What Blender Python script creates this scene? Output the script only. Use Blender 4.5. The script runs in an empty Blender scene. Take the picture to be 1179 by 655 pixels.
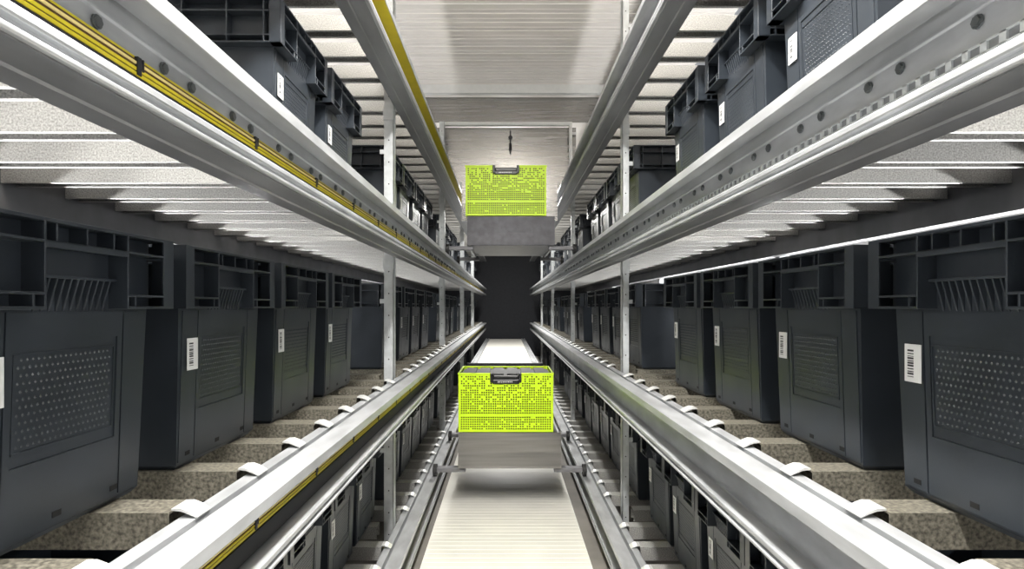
import bpy, bmesh, math, random
from mathutils import Vector
random.seed(7)
S = bpy.context.scene
COL = S.collection
F = 675.0            # focal length in pixels of the 1179 px wide frame
W, H = 1179, 655
P = 0.681            # vertical pitch of the shelf levels
Z0 = 1.20            # camera height above the floor slab

# ------------------------------------------------------------------ helpers
class MB:
    def __init__(s): s.v=[]; s.f=[]; s.m=[]; s.mi=0
    def quad(s, a, b, c, d):
        n=len(s.v); s.v += [a,b,c,d]; s.f.append((n,n+1,n+2,n+3)); s.m.append(s.mi)
    def box(s, x0,x1,y0,y1,z0,z1):
        n=len(s.v)
        s.v += [(x0,y0,z0),(x1,y0,z0),(x1,y1,z0),(x0,y1,z0),(x0,y0,z1),(x1,y0,z1),(x1,y1,z1),(x0,y1,z1)]
        for q in ((0,3,2,1),(4,5,6,7),(0,1,5,4),(1,2,6,5),(2,3,7,6),(3,0,4,7)):
            s.f.append(tuple(n+i for i in q)); s.m.append(s.mi)
    def hexa(s, lo, hi):
        """frustum from 4 lower and 4 upper points"""
        n=len(s.v); s.v += list(lo)+list(hi)
        for q in ((0,3,2,1),(4,5,6,7),(0,1,5,4),(1,2,6,5),(2,3,7,6),(3,0,4,7)):
            s.f.append(tuple(n+i for i in q)); s.m.append(s.mi)
    def prism(s, prof, a0, a1, fn):
        """closed polygon prof [(u,w)] swept from a0 to a1; fn(u,w,a)->xyz"""
        n=len(s.v); k=len(prof)
        s.v += [fn(u,w,a0) for u,w in prof]+[fn(u,w,a1) for u,w in prof]
        for i in range(k):
            j=(i+1)%k; s.f.append((n+i,n+j,n+k+j,n+k+i)); s.m.append(s.mi)
        s.f.append(tuple(n+i for i in range(k))[::-1]); s.m.append(s.mi)
        s.f.append(tuple(n+k+i for i in range(k))); s.m.append(s.mi)
    def cyl(s, c, axis, r, h, seg=16, r2=None):
        r2 = r if r2 is None else r2
        a=Vector(axis).normalized(); t=Vector((0,0,1)) if abs(a.z)<.9 else Vector((1,0,0))
        u=a.cross(t).normalized(); w=a.cross(u); c=Vector(c); n=len(s.v)
        for hh,rr in ((-h/2,r),(h/2,r2)):
            for i in range(seg):
                an=2*math.pi*i/seg
                s.v.append(tuple(c+a*hh+u*rr*math.cos(an)+w*rr*math.sin(an)))
        for i in range(seg):
            j=(i+1)%seg; s.f.append((n+i,n+j,n+seg+j,n+seg+i)); s.m.append(s.mi)
        s.f.append(tuple(n+i for i in range(seg))[::-1]); s.m.append(s.mi)
        s.f.append(tuple(n+seg+i for i in range(seg))); s.m.append(s.mi)
    def bar(s, p, q, w):
        p=Vector(p); q=Vector(q); a=(q-p).normalized()
        t=Vector((0,1,0)) if abs(a.y)<.9 else Vector((1,0,0))
        u=a.cross(t).normalized()*w/2; v=a.cross(u).normalized()*w/2
        lo=[tuple(p+i*u+j*v) for i,j in ((-1,-1),(1,-1),(1,1),(-1,1))]
        hi=[tuple(q+i*u+j*v) for i,j in ((-1,-1),(1,-1),(1,1),(-1,1))]
        s.hexa(lo,hi)
    def mesh(s, name, mats, bevel=0, smooth=False):
        me=bpy.data.meshes.new(name); me.from_pydata(s.v,[],s.f)
        for m in (mats if isinstance(mats,(list,tuple)) else [mats]): me.materials.append(m)
        me.polygons.foreach_set('material_index', s.m)
        bm=bmesh.new(); bm.from_mesh(me)
        bmesh.ops.recalc_face_normals(bm, faces=bm.faces)
        bm.to_mesh(me); bm.free()
        return me
    def build(s, name, mats, parent=None, bevel=0, loc=None):
        return link(name, s.mesh(name,mats), parent, bevel, loc)

def link(name, me, parent=None, bevel=0, loc=None):
    o=bpy.data.objects.new(name,me); COL.objects.link(o)
    if parent: o.parent=parent
    if loc: o.location=loc
    if bevel:
        b=o.modifiers.new('edge','BEVEL'); b.width=bevel; b.segments=2; b.limit_method='ANGLE'; b.angle_limit=.6
    return o
def tag(o,label,cat,group=None):
    o['label']=label; o['category']=cat
    if group: o['group']=group
    return o
def thing(name,label,cat,loc=(0,0,0),rz=0,group=None):
    o=bpy.data.objects.new(name,None); COL.objects.link(o); o.location=loc; o.rotation_euler=(0,0,rz)
    o.empty_display_size=.1
    return tag(o,label,cat,group)
def struct(o): o['kind']='structure'; return o
def dup(root,loc,rz,label,group=None):
    def cp(o,par):
        c=o.copy(); COL.objects.link(c)
        if par: c.parent=par
        for ch in KIDS[o]: cp(ch,c)
        return c
    r=cp(root,None); r.location=loc; r.rotation_euler=(0,0,rz); r['label']=label
    if group: r['group']=group
    return r
KIDS={}
def freeze(root):
    for o in list(bpy.data.objects): KIDS[o]=[]
    for o in list(bpy.data.objects):
        if o.parent: KIDS[o.parent].append(o)

# ------------------------------------------------------------------ materials
def mat(name, col, rough=.5, metal=0., var=0., scale=20., stretch=(1,1,1), rvar=0., bump=0., bscale=200., col2=None, ramp=(.35,.65), spec=.5, coat=0):
    m=bpy.data.materials.new(name); m.use_nodes=True
    nt=m.node_tree; N=nt.nodes; L=nt.links; b=N['Principled BSDF']
    b.inputs['Base Color'].default_value=(*col,1); b.inputs['Roughness'].default_value=rough
    b.inputs['Metallic'].default_value=metal; b.inputs['Specular IOR Level'].default_value=spec
    tc=N.new('ShaderNodeTexCoord'); mp=N.new('ShaderNodeMapping'); mp.inputs['Scale'].default_value=stretch
    L.new(tc.outputs['Object'],mp.inputs['Vector'])
    if var or col2 or rvar:
        n=N.new('ShaderNodeTexNoise'); n.inputs['Scale'].default_value=scale; n.inputs['Detail'].default_value=5
        L.new(mp.outputs['Vector'],n.inputs['Vector'])
        if var or col2:
            r=N.new('ShaderNodeValToRGB'); r.color_ramp.elements[0].position=ramp[0]; r.color_ramp.elements[1].position=ramp[1]
            c2 = col2 or tuple(min(1,c*(1+var)) for c in col); c1 = col if col2 else tuple(c*(1-var) for c in col)
            r.color_ramp.elements[0].color=(*c1,1); r.color_ramp.elements[1].color=(*c2,1)
            L.new(n.outputs['Fac'],r.inputs['Fac']); L.new(r.outputs['Color'],b.inputs['Base Color'])
        if rvar:
            mr=N.new('ShaderNodeMapRange'); mr.inputs['To Min'].default_value=rough-rvar; mr.inputs['To Max'].default_value=rough+rvar
            mr.inputs['From Min'].default_value=.3; mr.inputs['From Max'].default_value=.7
            L.new(n.outputs['Fac'],mr.inputs['Value']); L.new(mr.outputs['Result'],b.inputs['Roughness'])
    if bump:
        n2=N.new('ShaderNodeTexNoise'); n2.inputs['Scale'].default_value=bscale; n2.inputs['Detail'].default_value=3
        L.new(mp.outputs['Vector'],n2.inputs['Vector'])
        bp=N.new('ShaderNodeBump'); bp.inputs['Strength'].default_value=bump; bp.inputs['Distance'].default_value=.002
        L.new(n2.outputs['Fac'],bp.inputs['Height']); L.new(bp.outputs['Normal'],b.inputs['Normal'])
    return m
M={}
M['under']=mat('shade toned zinc',(.23,.235,.245),.4,.5,var=.15,scale=18,stretch=(1,.25,1),rvar=.05)  # darkened for the rails' shaded undersides; also backs the strip slots
M['rail']=mat('galvanised rail steel',(.46,.47,.48),.43,.4,var=.15,scale=22,stretch=(1,.3,1),rvar=.06)
M['post']=mat('galvanised post steel',(.58,.60,.60),.45,.4,var=.08,scale=30)
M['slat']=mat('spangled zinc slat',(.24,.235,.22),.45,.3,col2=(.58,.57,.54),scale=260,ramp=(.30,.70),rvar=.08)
M['slatbrown']=mat('brown speckled zinc slat',(.065,.060,.046),.5,.25,col2=(.26,.24,.19),scale=150,ramp=(.34,.66),rvar=.08)  # darker, browner version of the slat zinc, for the middle shelf
M['tab']=mat('clean zinc tab',(.72,.72,.70),.4,.4,var=.06,scale=30)
M['bolt']=mat('dull bolt steel',(.16,.17,.17),.4,.7)
M['beam']=mat('dull grey beam steel',(.20,.20,.21),.55,.4,var=.1,scale=10)
M['yellow']=mat('yellow conductor plastic',(.66,.55,.02),.4,0,var=.05)
M['paleyellow']=mat('pale yellow conductor plastic',(.85,.70,.28),.4,0,var=.05)
M['brown']=mat('dark brown conductor groove',(.10,.045,.02),.5)
M['plastic']=mat('charcoal bin plastic',(.026,.032,.040),.36,0,var=.18,scale=7,rvar=.06,bump=.05,bscale=350,spec=.6)
M['slot']=mat('black drain slot',(.004,.004,.004),.7)
M['label']=mat('white paper label',(.82,.82,.80),.5,0,var=.03)
M['ink']=mat('black barcode ink',(.03,.03,.03),.6)
M['lime']=mat('lime green crate plastic',(.60,.86,.012),.42,0,var=.05,scale=12)
M['black']=mat('black handle plastic',(.012,.012,.013),.32,0)
M['darkmetal']=mat('dark machine metal',(.05,.05,.055),.45,.6,var=.2)
M['brush']=mat('brushed steel sheet',(.34,.33,.315),.26,.9,var=.05,scale=9,stretch=(.25,1,6),rvar=.06)
M['deck']=mat('cream painted deck sheet',(.92,.90,.82),.42,0,var=.03,scale=5)
M['cover']=mat('dull brushed cover',(.26,.25,.235),.34,.75,var=.12,scale=9,stretch=(.25,1,6),rvar=.06)
M['ceil']=mat('ribbed pale ceiling sheet',(.84,.80,.75),.5,0,var=.03,scale=5)
M['concrete']=mat('grey floor slab',(.20,.185,.165),.7,0,var=.12,scale=6)
M['wall']=mat('dark far wall',(.03,.032,.038),.8,0,var=.1)
M['side']=mat('pale side wall',(.72,.72,.72),.8,0,var=.08)
M['frame']=mat('white painted steel',(.82,.82,.80),.4,.1,var=.03)
M['filler']=mat('dark grey filler',(.022,.022,.023),.6,0,var=.2)
M['rubber']=mat('black wheel rubber',(.015,.015,.015),.6)
M['hous']=mat('white fill lamp housing',(.8,.8,.8),.5)

# ------------------------------------------------------------------ camera
cam=bpy.data.objects.new('camera',bpy.data.cameras.new('camera')); COL.objects.link(cam)
cam.location=(0,0,Z0); cam.rotation_euler=(math.pi/2,0,0)
cd=cam.data; cd.sensor_fit='HORIZONTAL'; cd.sensor_width=36; cd.lens=36*F/W
cd.shift_x=(W/2-583)/W; cd.shift_y=(353-H/2)/W; cd.clip_start=.02
S.camera=cam

YA, YB = -.5, 11.8     # extent of the aisle along its length
# rail tops, level -> z
ZT={0:Z0-.320-P, 1:Z0-.320, 2:Z0+.361, 3:Z0+.361+P}
# aisle-side edge of each rail
XR={('left',0):.410,('left',1):.400,('left',2):.400,('left',3):.403,
    ('right',0):.447,('right',1):.468,('right',2):.468,('right',3):.462}
LEVEL={0:'bottom',1:'middle',2:'upper',3:'topmost'}

# ------------------------------------------------------------------ setting
b=MB(); b.box(-3.2,3.2,-3,13,-.12,-.001); struct(b.build('floor',M['concrete']))
b=MB()                                            # ribbed ceiling deck
y=-1.0; zc=Z0+1.858; prof=[]
while y<4.86:
    prof += [(y,zc),(y+.052,zc),(y+.058,zc+.009),(y+.064,zc+.009),(y+.070,zc+.002),(y+.106,zc+.002),(y+.111,zc+.008),(y+.115,zc+.008)]
    y+=.118
prof += [(y,zc),(y,zc+.05),(-1.0,zc+.05)]
yend=y
b.prism(prof,-1.45,1.45,lambda u,w,a:(a,u,w)); struct(b.build('ceiling',M['ceil']))
b=MB(); b.box(-1.45,1.45,yend+.06,13,zc+.0,zc+.05); o=struct(b.build('ceiling.001',M['ceil']))
b=MB(); b.box(-1.45,1.45,yend,yend+.055,zc-.072,zc+.05); struct(b.build('trim_1',M['frame'],bevel=.004))
b=MB(); b.box(-3.2,3.2,12.6,12.8,-.001,3.4); struct(b.build('wall_back',M['wall']))

for nm,x in (('wall_left',-1.95),('wall_right',1.95)):
    b=MB(); b.box(x-.05,x+.05,-1.2,12.6,-.001,3.2); struct(b.build(nm,M['side']))
# deck sheet on the floor with shallow ribs and panel joints
b=MB(); prof=[]; y=-1.0
while y<12.0:
    if abs((y%1.3)-0.0)<.04: prof += [(y,.012),(y+.004,.006),(y+.008,.012)]
    prof += [(y+.016,.012),(y+.020,.0106),(y+.026,.0106),(y+.030,.012)]
    y+=.048
b.prism([(-1.0,0)]+[(-1.0,.012)]+prof+[(12.1,.012),(12.1,0)],-.393,.393,lambda u,w,a:(a,u,w))
tag(b.build('deck_sheet',M['deck']),'cream ribbed deck sheet lying along the aisle floor between the bottom rails','floor sheet')

# ------------------------------------------------------------------ rack shelves
RAIL=[(.400,0),(.4555,0),(.4560,-.028),(.4690,-.028),(.4695,0),(.496,0),(.503,-.008),(.503,-.133),(.416,-.133),
      (.412,-.134),(.4065,-.1358),(.4040,-.1345),(.4040,-.1305),(.4065,-.1290),(.4128,-.1285),(.4128,-.1215),(.407,-.121),(.4055,-.1185),(.4055,-.1115),(.407,-.110),(.411,-.110),(.4128,-.118),
      (.452,-.120),(.455,-.117),(.455,-.034),(.452,-.032),(.452,-.029),(.455,-.027),(.455,-.005),(.404,-.005),(.404,-.020),(.400,-.021)]
UNDER=[(.4165,-.1331),(.5035,-.1331),(.5035,-.1375),(.468,-.1375),(.464,-.1352),(.4165,-.1352)]
XE=1.30
def slat_mesh(x0, x1, sgn, name='slat', tab=True, sm='slat'):
    b=MB(); t=.003; w=.062; h=.055
    fn=lambda u,zz,a:(sgn*a,u,zz)
    # folded hat section: front web, top, rear web, short inward lips
    b.prism([(0,0),(w,0),(w,-h),(w-.012,-h),(w-.012,-h+t),(w-t,-h+t),(w-t,-t),(t,-t),(t,-h+t),(.012,-h+t),(.012,-h),(0,-h)],x0+.002,x1,fn)
    # end tab curling over the rail
    pr=[(x0+.003,.000),(x0+.003,.003),(x0-.010,.0035),(x0-.022,-.001),(x0-.036,-.0095),(x0-.036,-.0115),(x0-.024,-.006),(x0-.012,-.0015)]
    b.mi=1
    if tab: b.prism(pr,.010,w-.010,lambda u,zz,a:(sgn*u,a,zz))
    return b.mesh(name,[M[sm],M['tab']])
bolt=MB(); bolt.cyl((0,0,0),(1,0,0),.0065,.006,6); bolt.cyl((.0,0,0),(1,0,0),.008,.002,14); BOLT=bolt.mesh('bolt',M['bolt'])
POST_Y={'left':[2.70,4.90,7.10,9.3],'right':[2.92,5.20,7.48,9.76]}
PH={0:.87,1:.875,2:.846,3:.80}
for side,sg in (('left',-1),('right',1)):
    for lv in range(4):
        x0=XR[side,lv]; dx=x0-.400; zt=ZT[lv]
        root=thing('rack_shelf',f'long galvanised steel rack shelf at the {LEVEL[lv]} level on the {side} side of the aisle','shelf',(0,0,zt))
        b=MB(); b.prism(RAIL,YA,YB,lambda u,w,a:(sg*(u+dx),a,w)); rail=b.build('guide_rail',M['rail'],root,bevel=.0006)
        b=MB(); b.prism(UNDER,YA,YB,lambda u,w,a:(sg*(u+dx),a,w)); b.build('soffit_shade',M['under'],root)  # shade under the rail put into the colour of a separate strip
        b=MB(); b.prism([(XE,-.115),(XE+.045,-.115),(XE+.045,-.111),(XE+.004,-.111),(XE+.004,.006),(XE+.045,.006),(XE+.045,.010),(XE,.010)],YA,YB,lambda u,w,a:(sg*u,a,w))
        b.build('rear_beam',M['beam'],root)
        st='slatbrown' if lv==1 else 'slat'
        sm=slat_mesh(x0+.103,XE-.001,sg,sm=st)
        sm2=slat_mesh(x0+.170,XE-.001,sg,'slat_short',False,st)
        y=PH[lv]-.22*5
        while y<YB-.1:
            near=any(y-.030<py<y+.092 for py in POST_Y[side])
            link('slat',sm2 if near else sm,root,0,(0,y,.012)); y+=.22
        if side=='left':
            b=MB()
            xx=-(.455+dx)
            b.mi=0; b.box(xx-.001,xx+.006,YA,YB,-.0805,-.0758); b.box(xx-.001,xx+.006,YA,YB,-.0738,-.0700)
            b.mi=2; b.box(xx-.001,xx+.0045,YA,YB,-.0758,-.0738); b.box(xx-.001,xx+.004,YA,YB,-.0700,-.0660)
            b.mi=1; b.box(xx-.001,xx+.006,YA,YB,-.0660,-.0630)
            b.mi=2; b.box(xx-.001,xx+.004,YA,YB,-.0630,-.0595)
            b.mi=0; b.box(xx-.001,xx+.003,YA,YB,-.0595,-.0560)
            b.mi=3; b.box(xx-.001,xx+.008,YA,YB,-.1165,-.0825)
            b.mi=0
            if lv==3: b.box(xx+.003,xx+.047,YA,YB,-.0085,-.0048)  # yellow strip under the top flange stands in for the power rail's reflection
            pr=b.build('power_rail',[M['yellow'],M['paleyellow'],M['brown'],M['rubber']],root); pr['label']='yellow striped power rail along the web'
            cl=MB(); cl.box(0,.0075,-.004,.004,-.079,-.057); cl.box(0,.0075,.007,.009,-.072,-.057); cl.box(0,.0068,.004,.007,-.071,-.062); cm=cl.mesh('clip',M['darkmetal'])
            y=.726-.34*2
            while y<7: link('clip',cm,pr,0,(xx,y,0)); y+=.335
        elif lv==2:
            b=MB(); xx=.455+dx
            b.box(xx-.004,xx+.001,YA,YB,-.0735,-.0715); b.box(xx-.004,xx+.001,YA,YB,-.086,-.084)
            y=YA
            while y<YB-.03: b.box(xx-.004,xx+.001,y,y+.009,-.085,-.072); y+=.0252
            b.mi=1; b.box(xx-.0012,xx+.0012,YA,YB,-.085,-.0725); b.build('slotted_strip',[M['post'],M['under']],root)
        if lv>=2:
            y=.58-.195
            while y<5.2:
                for d in (0,.068): link('bolt',BOLT,rail,0,(sg*(.4525+dx),y+d,-.046))
                y+=.195

# ------------------------------------------------------------------ upright frames
OT=['nearest','second nearest','third','farthest']
def post(b,x0,x1,y0,y1,z0,z1):
    # open C section with a face towards the aisle and rows of punched dimples
    t=.003
    b.box(x0,x0+t*(1 if x1>x0 else -1),y0,y1,z0,z1) if x1>x0 else b.box(x0-t,x0,y0,y1,z0,z1)
    xa,xb=min(x0,x1),max(x0,x1)
    b.box(xa,xb,y0,y0+t,z0,z1); b.box(xa,xb,y1-t,y1,z0,z1)
for side,sg in (('left',-1),('right',1)):
    xp=.5145 if side=='left' else .5735
    wd=.044 if side=='left' else .032
    for i,py in enumerate(POST_Y[side]):
        root=thing('rack_post',f'{OT[i]} galvanised rack post on the {side} side, punched with a row of small holes','rack post',(0,py,0))
        ztop=zc-.001 if i==0 else Z0+1.54
        b=MB(); post(b,sg*xp,sg*(xp+wd),-.024,.024,0,ztop)
        z=.06
        b.mi=1
        while z<ztop-.05:
            b.cyl((sg*(xp+wd*.5),-.0242,z),(0,1,0),.0032,.001,8); z+=.1
        b.build('upright',[M['post'],M['slot']],root)
        for lv in range(4):
            zz=ZT[lv]
            b=MB(); b.box(min(sg*(xp+wd-.004),sg*(xp+wd+.018)),max(sg*(xp+wd-.004),sg*(xp+wd+.018)),-.0285,-.0245,zz+.335,zz+.355); b.build('bracket',M['post'],root)
            b=MB(); b.box(min(sg*(xp),sg*(xp+wd+.004)),max(sg*(xp),sg*(xp+wd+.004)),-.029,-.0245,zz-.19,zz-.138); b.build('bracket',M['post'],root)
        root=thing('rear_post',f'{OT[i]} galvanised post at the back of the {side} rack, behind the bins','rack post',(0,py,0))
        b=MB(); post(b,sg*(XE+.048),sg*(XE+.098),-.024,.024,0,zc-.001); b.build('upright',M['post'],root)
        b=MB(); b.box(min(sg*(XE+.04799),sg*(XE+.06)),max(sg*(XE+.04799),sg*(XE+.06)),-.028,-.0245,.05,.12); b.build('foot',M['post'],root)

# ------------------------------------------------------------------ storage bins
def bin_body():
    b=MB(); hb=.42
    X0,X1,Y0,Y1=.275,.285,.163,.172; zr=.305; t=.004
    def ring(z,ins=0):
        f=z/zr if z<zr else 1.0
        x=X0+(X1-X0)*f-ins; y=Y0+(Y1-Y0)*f-ins
        return [(-x,-y,z),(x,-y,z),(x,y,z),(-x,y,z)]
    def wallquads(r0,r1):
        for i in range(4):
            j=(i+1)%4; b.quad(r0[i],r0[j],r1[j],r1[i])
    R=[ring(0,.008),ring(.009,0),ring(zr),ring(hb)]
    for p,q in zip(R,R[1:]): wallquads(p,q)
    I=[ring(hb,t),ring(zr,t),ring(.012,t)]
    wallquads(R[-1],I[0])
    for p,q in zip(I,I[1:]): wallquads(p,q)
    b.quad(*I[-1]); b.quad(*R[0][::-1])
    # both short faces: raised outer bands (leaves a fine groove), dimpled panel, slots
    for s in (1,-1):
        fx=lambda z,o: s*(X0+(X1-X0)*z/zr+o)
        def plate(y0,y1,z0,z1,o,o0=-.001):
            b.hexa([(fx(z0,o0),y0*s,z0),(fx(z0,o),y0*s,z0),(fx(z0,o),y1*s,z0),(fx(z0,o0),y1*s,z0)],
                   [(fx(z1,o0),y0*s,z1),(fx(z1,o),y0*s,z1),(fx(z1,o),y1*s,z1),(fx(z1,o0),y1*s,z1)])
        plate(-.160,-.108,.014,.300,.0022); plate(.112,.160,.014,.300,.0022)
        plate(-.105,.109,.014,.106,.0022); plate(-.105,.109,.262,.300,.0022)
        plate(-.105,-.094,.106,.262,.0022); plate(.098,.109,.106,.262,.0022)
        # frame of the dimple panel
        for q in ((-.092,.094,.122,.1245),(-.092,.094,.2455,.248),(-.092,-.0895,.122,.248),(.0915,.094,.122,.248)): plate(*q,.0016)
        for iz in range(12):
            for iy in range(19):
                yc=(-.083+iy*.0093+(iz%2)*.0046); z=.1305+iz*.0100
                if yc>.088: continue
                r=.0025; o=.0016
                a=[(fx(z,0),s*(yc-r),z),(fx(z-r,0),s*yc,z-r),(fx(z,0),s*(yc+r),z),(fx(z+r,0),s*yc,z+r)]
                ap=(fx(z,o),s*yc,z); n=len(b.v); b.v+=a+[ap]
                for k in range(4): b.f.append((n+k,n+(k+1)%4,n+4)); b.m.append(0)
        b.mi=1
        for yy in (-.13,-.015,.10):
            b.hexa([(fx(.022,.0015),s*(yy-.008),.022),(fx(.022,.0028),s*(yy-.008),.022),(fx(.022,.0028),s*(yy+.008),.022),(fx(.022,.0015),s*(yy+.008),.022)],
                   [(fx(.030,.0015),s*(yy-.008),.030),(fx(.030,.0028),s*(yy-.008),.030),(fx(.030,.0028),s*(yy+.008),.030),(fx(.030,.0015),s*(yy+.008),.030)])
        b.mi=0
    return b.mesh('body',[M['plastic'],M['slot']])
def bin_rim():
    b=MB(); xi,xo=.2845,.315; yi,yo=.1715,.200; t=.0035
    T=.42
    def vp(axis,pos,z0,z1,depth=1.0):                  # vertical rib
        for s in (1,-1):
            if axis=='x':
                e=xi+(xo-xi)*depth; b.box(min(s*xi,s*e),max(s*xi,s*e),pos-t/2,pos+t/2,z0,z1)
            else:
                e=yi+(yo-yi)*depth; b.box(pos-t/2,pos+t/2,min(s*yi,s*e),max(s*yi,s*e),z0,z1)
    def hp(axis,a0,a1,z,depth=1.0,th=t):                # horizontal rib
        for s in (1,-1):
            if axis=='x':
                e=xi+(xo-xi)*depth; b.box(min(s*xi,s*e),max(s*xi,s*e),a0,a1,z-th,z)
            else:
                e=yi+(yo-yi)*depth; b.box(a0,a1,min(s*yi,s*e),max(s*yi,s*e),z-th,z)
    # top lip all round
    hp('x',-yo,yo,T,1,.005); hp('y',-xi,xi,T,1,.005)
    # short faces
    hp('x',-yo,yo,.392)
    for s in (1,-1):
        a,c=sorted((s*.080,s*yo))
        hp('x',a,c,.326); hp('x',a,c,.308,1,.004)
    for yy in (-yo+t/2,-.189,-.080,.080,.189,yo-t/2):
        vp('x',yy,.304,T)
    for yy in (-.055,0,.055): vp('x',yy,.390,T,.85)
    vp('x',-.098,.304,.326); vp('x',.098,.304,.326)
    for s in (1,-1):                                    # finger ribs under the hand recess
        n=11
        for i in range(n):
            yy=-.064+i*.128/(n-1)
            b.hexa([(s*.2835,yy-.0018,.300),(s*.2862,yy-.0015,.302),(s*.2862,yy+.0015,.302),(s*.2835,yy+.0018,.300)],
                   [(s*.2845,yy-.0018,.348),(s*.2985,yy-.0015,.346),(s*.2985,yy+.0015,.346),(s*.2845,yy+.0018,.348)])
        b.box(min(s*.2845,s*.299),max(s*.2845,s*.299),-.078,.078,.345,.349)
        # grip bar lip
        b.box(min(s*.307,s*.315),max(s*.307,s*.315),-.080,.080,.383,.392)
    # long faces
    hp('y',-xi,xi,.388); hp('y',-xi,xi,.326); hp('y',-xi,xi,.308,1,.004)
    for xx in (-.3133,-.27,-.175,-.06,.06,.175,.27,.3133): vp('y',xx,.304,T)
    # corner blocks close the corners
    for sx in (1,-1):
        for sy in (1,-1):
            for z,th in ((.326,t),(.308,.004),(.388,t)):
                b.box(min(sx*xi,sx*xo),max(sx*xi,sx*xo),min(sy*yi,sy*yo),max(sy*yi,sy*yo),z-th,z)
    return b.mesh('rim',M['plastic'])
BODY,RIM=bin_body(),bin_rim()
lb=MB(); lb.box(.2865,.2876,-.147,-.109,.186,.247); LAB=lb.mesh('label',M['label'])
bc=MB(); z=.194
random.seed(3)
while z<.238:
    h=random.choice((.0012,.0018,.003)); bc.box(.2873,.28785,-.140,-.126,z,z+h); z+=h+random.choice((.0012,.0018,.0026))
BAR=bc.mesh('barcode',M['ink'])
ORD=['first','second','third','fourth','fifth','sixth','seventh','eighth','ninth','tenth','eleventh','twelfth','thirteenth','fourteenth','fifteenth','sixteenth','seventeenth','eighteenth','nineteenth','twentieth','twenty-first','twenty-second','twenty-third','twenty-fourth','twenty-fifth','twenty-sixth']
proto=thing('storage_bin','','bin')
link('body',BODY,proto); link('rim',RIM,proto,.0008)
l=link('label',LAB,proto); l['label']='white barcode label'; link('barcode',BAR,l)
freeze(proto)
first=[True]
def put_bin(x,y,z,rz,label,group):
    if first[0]:
        first[0]=False; proto.location=(x,y,z); proto.rotation_euler=(0,0,rz); proto['label']=label; proto['group']=group; return proto
    return dup(proto,(x,y,z),rz,label,group)
def ys(lv,side):
    if lv==0:
        a=[1.34,1.75,2.16,2.57]
        for n in range(4): a+=[3.15+2.2*n+.405*k for k in range(5 if n==0 else 4)]
        a=[v for v in a if v<11]
        return a
    if lv==1:
        a=[.815,1.262,1.702,2.148]
    else:
        a=[1.70,2.145] if side=='left' else [1.215,1.665,2.125]
    for n in range(4): a+=[3.045+2.2*n+.445*k for k in range(4)]
    if lv==2: a[len(a)-16]=3.075
    return a
rr=random.Random(5)
for side,sg in (('left',-1),('right',1)):
    xc = -.890 if side=='left' else .945
    for lv in range(3):
        for i,y in enumerate(ys(lv,side)):
            put_bin(xc+rr.uniform(-.004,.004),y,ZT[lv]+.0125,(0 if side=='left' else math.pi)+rr.uniform(-.006,.006),
                f'dark grey plastic bin on the {side} {LEVEL[lv]} shelf, {ORD[i]} from the camera end',
                f'bins on the {side} {LEVEL[lv]} shelf')

# ------------------------------------------------------------------ lime crates
def crate_wall(nx,nz,w,h,seed):
    """perforated sheet in the xz plane, centred on x, solid border, band near the bottom"""
    r=random.Random(seed); b=MB()
    bx=.012; px=(w-2*bx)/nx; pz=(h-2*bx)/nz; hole=.62
    xs=[-w/2,-w/2+bx]; zs=[0,bx]
    for i in range(nx): a=-w/2+bx+i*px; xs+=[a+px*(1-hole)/2,a+px*(1+hole)/2]
    xs+=[w/2-bx,w/2]
    for k in range(nz): a=bx+k*pz; zs+=[a+pz*(1-hole)/2,a+pz*(1+hole)/2]
    zs+=[h-bx,h]
    V={}
    def vid(i,k):
        if (i,k) not in V: V[i,k]=len(b.v); b.v.append((xs[i],0,zs[k]))
        return V[i,k]
    for i in range(len(xs)-1):
        for k in range(len(zs)-1):
            ish = i>=2 and k>=2 and i%2==0 and k%2==0 and i<len(xs)-2 and k<len(zs)-2
            if ish:
                ci,ck=(i-2)//2,(k-2)//2
                fz=ck/nz
                keep=.05 if fz<.22 else (.07 if fz<.5 else .22+.5*(fz-.5))
                if abs(fz-.24)<.5/nz: keep=1
                if r.random()<keep: ish=False
            # cut-out for the handle
            if xs[i]>-.083 and xs[i+1]<.083 and zs[k]>h-.058: continue
            if not ish:
                b.f.append((vid(i,k),vid(i+1,k),vid(i+1,k+1),vid(i,k+1))); b.m.append(0)
    return b
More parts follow.
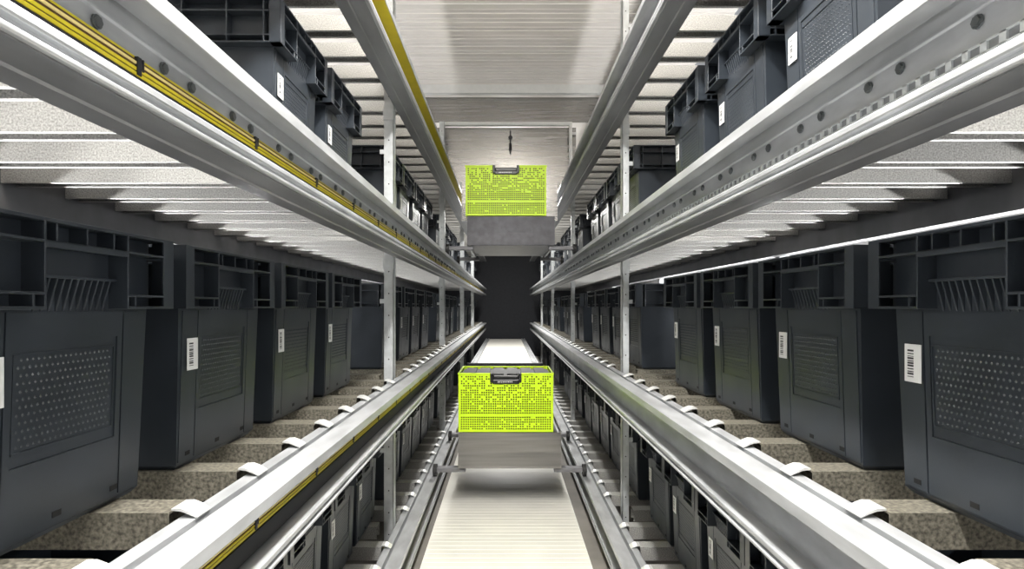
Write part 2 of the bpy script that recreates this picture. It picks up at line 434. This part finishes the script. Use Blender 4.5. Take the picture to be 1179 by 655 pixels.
def crate(name,label,loc,seed):
    w,h,d=.556,.342,.40
    root=thing(name,label,'crate',loc)
    ws=[]
    for nm,nx,ww,y,rz in (('front_wall',40,w,0,0),('rear_wall',40,w,d,math.pi),('side_wall',28,d-.012,d/2,math.pi/2),('side_wall',28,d-.012,d/2,-math.pi/2)):
        bb=crate_wall(nx,24,ww,h,seed+nx)
        o=bb.build(nm,M['lime'],root); o.rotation_euler=(0,0,rz)
        o.location=(0,y,0) if nx==40 else ((w/2-.003 if rz>0 else -w/2+.003),y,0)
        sd=o.modifiers.new('thick','SOLIDIFY'); sd.thickness=.005; sd.offset=0
        if nm=='front_wall': fw=o
    b=MB(); b.box(-w/2+.004,w/2-.004,.004,d-.004,.004,.010); b.build('base',M['lime'],root)
    b=MB(); b.box(-w/2+.012,w/2-.012,.012,d-.012,.011,h-.012)  # dark block added inside so the holes and open top read dark
    for q in range(6): b.box(-w/2+.03+q*.085,-w/2+.095+q*.085,.03,d-.03,h-.013,h-.004)
    ln=b.build('filler_block',M['filler'],root); ln['label']='added dark grey filler block'
    b=MB()
    for (x0,x1,y0,y1) in ((-w/2-.004,-.083,-.006,.004),(.083,w/2+.004,-.006,.004),(-w/2-.004,w/2+.004,d-.004,d+.006),(-w/2-.004,-w/2+.006,.004,d-.004),(w/2-.006,w/2+.004,.004,d-.004)):
        b.box(x0,x1,y0,y1,h-.006,h+.004)
    b.build('top_rim',M['lime'],root,bevel=.0015)
    # handle: U-shaped black grip surround standing in the notch, with a grip bar and pale marks
    b=MB()
    b.box(-.092,-.074,-.012,.010,h-.052,h+.005); b.box(.074,.092,-.012,.010,h-.052,h+.005)
    b.box(-.078,.078,-.012,.010,h-.060,h-.034)
    b.box(-.074,.074,-.004,.008,h-.036,h-.010)
    hd=b.build('handle',M['black'],root,bevel=.005); hd['label']='black moulded grip'
    b=MB()
    for i in range(9): b.box(-.048+i*.010,-.042+i*.010,-.0128,-.0118,h-.050,h-.044)
    b.build('handle_marking',M['label'],hd)
    return root
YL,YU=3.44,4.04
crate('lime_crate','lime green perforated crate riding low on the shuttle just above the floor sheet',(-.003,YL,Z0-.7348),11)
crate('lime_crate','lime green perforated crate riding high in front of the steel portal panel',(-.003,YU,Z0+.6272),12)

# ------------------------------------------------------------------ shuttles
def shuttle(label,loc,cover='cover'):
    """origin on the rail-top plane; carries a crate .274 above it"""
    root=thing('rail_shuttle',label,'shuttle',loc)
    zb=.266; y0,y1=-.03,1.02
    b=MB(); b.box(-.285,.285,0,.62,.205,zb-.012); b.box(-.30,.30,0,1.0,.075,.205); b.build('chassis',M['darkmetal'],root,bevel=.006)
    b=MB(); # sloping brushed cover plate at the front
    b.prism([(-.012,zb-.004),(-.006,zb-.004),(-.030,.064),(-.038,.064),(-.038,.058),(-.026,.058)],-.302,.302,lambda u,w,a:(a,u,w))
    b.build('front_cover',M[cover],root)
    b=MB(); b.box(-.25,.25,.03,.39,zb-.012,zb-.0005); b.build('load_belt',M['rubber'],root)
    for sx in (-1,1):
        b=MB(); b.box(min(sx*.29,sx*.302),max(sx*.29,sx*.302),.0,.98,.06,zb-.03); b.build('side_plate',M['rail'],root)
    for yy in (-.02,.90):
        for sx in (-1,1):
            b=MB(); b.box(min(sx*.26,sx*.428),max(sx*.26,sx*.428),yy,yy+.055,.030,.056); arm=b.build('wheel_arm',M['beam'],root,bevel=.003)
            b=MB(); b.cyl((sx*.440,yy+.028,.0365),(1,0,0),.036,.022,28); b.cyl((sx*.440,yy+.028,.0365),(1,0,0),.014,.030,16); b.build('wheel',M['rubber'],root)
    b=MB()
    for k in range(5): b.cyl((0,.48+k*.10,.225),(1,0,0),.018,.50,18)
    b.build('rollers',M['rail'],root)
    return root
shuttle('low metal rail shuttle with a brushed front cover carrying the lower lime crate',(.020,YL+.015,ZT[0]))
shuttle('rail shuttle on the upper rails carrying the upper lime crate',(.032,YU+.015,ZT[2]),'darkmetal')

# raised conveyor farther down the aisle
zt=Z0-.68
root=thing('belt_conveyor','pale raised belt conveyor with dark front crossbar, beyond the lower lime crate','conveyor',(-.02,6.95,0))
b=MB(); b.box(-.33,.33,.06,5.4,zt-.02,zt); b.build('belt',M['deck'],root)
for sx in (-1,1):
    b=MB(); b.prism([(.335,-.07),(.405,-.07),(.405,.012),(.385,.012),(.385,.0),(.355,.0),(.355,.012),(.335,.012)],.0,5.4,lambda u,w,a:(sx*u,a,zt+w)); b.build('side_rail',M['rail'],root)
    for yy in (.3,2.6,5.0):
        b=MB(); b.box(sx*.35-.02,sx*.35+.02,yy,yy+.04,.0125,zt-.07); b.build('leg',M['post'],root)
b=MB(); b.box(-.45,.45,-.06,.0,zt-.02,zt+.015); b.build('crossbar',M['darkmetal'],root,bevel=.004)
# ------------------------------------------------------------------ portal
YP=5.0
root=thing('portal_frame','white square-tube portal frame across the aisle behind the upper crate','frame',(0,YP,0))
zp=Z0+1.571
b=MB(); b.box(-.560,.560,-.02,.02,zp-.030,zp); b.build('crossbar',M['frame'],root,bevel=.003)
for x in (-.547,.547):
    b=MB(); b.box(x-.013,x+.013,-.02,.02,ZT[3]+.03,zp-.030); b.build('leg',M['frame'],root,bevel=.003)
    b=MB(); b.box(x+(-.045 if x<0 else .013),x+(-.013 if x<0 else .045),-.012,.012,zp-.10,zp-.085); b.build('bracket',M['frame'],root)
root=thing('end_panel','brushed stainless panel hanging in the white portal frame with a dangling hook','panel',(0,YP+.05,0))
b=MB(); b.box(-.60,.60,0,.012,ZT[3]+.03,zp-.03); b.box(-.385,.44,0,.012,Z0+.74,ZT[3]+.03); b.build('sheet',M['brush'],root)
b=MB(); b.cyl((.035,-.012,zp-.16),(0,0,1),.006,.20,10); b.cyl((.035,-.012,zp-.12),(0,1,0),.018,.02,14); b.cyl((.035,-.012,zp-.20),(0,0,1),.013,.06,10)
b.build('hook',M['darkmetal'],root)
b=MB(); b.box(-1.45,1.45,YP+.0,YP+.012,zp+.002,zc-.0725)
tag(b.build('header_panel',M['brush']),'smooth grey header panel between the ceiling beam and the portal frame','panel')

# ------------------------------------------------------------------ unseen fill lamps
def lamp(name,loc,rot,sx,sy,power,col=(1,.985,.955)):
    d=bpy.data.lights.new(name,'AREA'); d.shape='RECTANGLE'; d.size=sx; d.size_y=sy; d.energy=power; d.color=col
    o=bpy.data.objects.new(name,d); COL.objects.link(o); o.location=loc; o.rotation_euler=rot; return o
def fill_fixture(label,y0,y1,x,power,up):  # added hanging lamp with down and up lights, out of view
    root=thing('aisle_fill_lamp',label,'lamp',(x,(y0+y1)/2,zc))
    L=(y1-y0)/2
    b=MB(); b.box(-.05,.05,-L,L,-.50,-.47); b.build('housing',M['hous'],root,bevel=.004)  # housing of the added fill lamp
    for q in (-.07,.07):
        b=MB(); b.bar((q,-L*.8,-.001),(q*.6,-L*.8,-.475),.008); b.build('fill_lamp_rod',M['hous'],root)
    ym=y0+(y1-y0)*.9
    lamp('fill_light',(x,(y0+ym)/2,zc-.505),(0,0,0),.09,ym-y0,power)
    lamp('fill_light',(x,(y0+y1)/2,zc-.465),(math.pi,0,0),.09,y1-y0,up)
fill_fixture('long white unseen fill lamp added above the camera end of the aisle',-.9,2.0,.02,128,135)
fill_fixture('long white unseen fill lamp added beyond the portal frame',6.0,10.5,.02,140,20)  # added out of view to brighten the far aisle
for side,sg in (('left',-1),('right',1)):
    root=thing('side_fill_lamp',f'long white unseen fill lamp added low behind the {side} rack','lamp',(sg*1.90,3.4,Z0-.04))  # strip lamp added out of sight behind the bins to brighten the slats
    b=MB(); b.box(-.045,0,-3.9,3.9,-.04,.04) if sg>0 else b.box(0,.045,-3.9,3.9,-.04,.04)
    if sg>0: b.v=[(x+.0,y,z) for x,y,z in b.v]
    b.build('housing',M['hous'],root,bevel=.004)  # housing of the added fill lamp
    lamp('fill_light',(sg*1.85,3.4,Z0-.04),(0,sg*math.radians(125),0),.07,7.6,195,(1,1,1))

w=bpy.data.worlds.new('world'); S.world=w; w.use_nodes=True
bg=w.node_tree.nodes['Background']; bg.inputs['Color'].default_value=(.95,.97,1,1); bg.inputs['Strength'].default_value=.35
S.view_settings.view_transform='Standard'; S.view_settings.look='None'; S.view_settings.gamma=1; S.view_settings.use_curve_mapping=False
S.view_settings.exposure=0.0
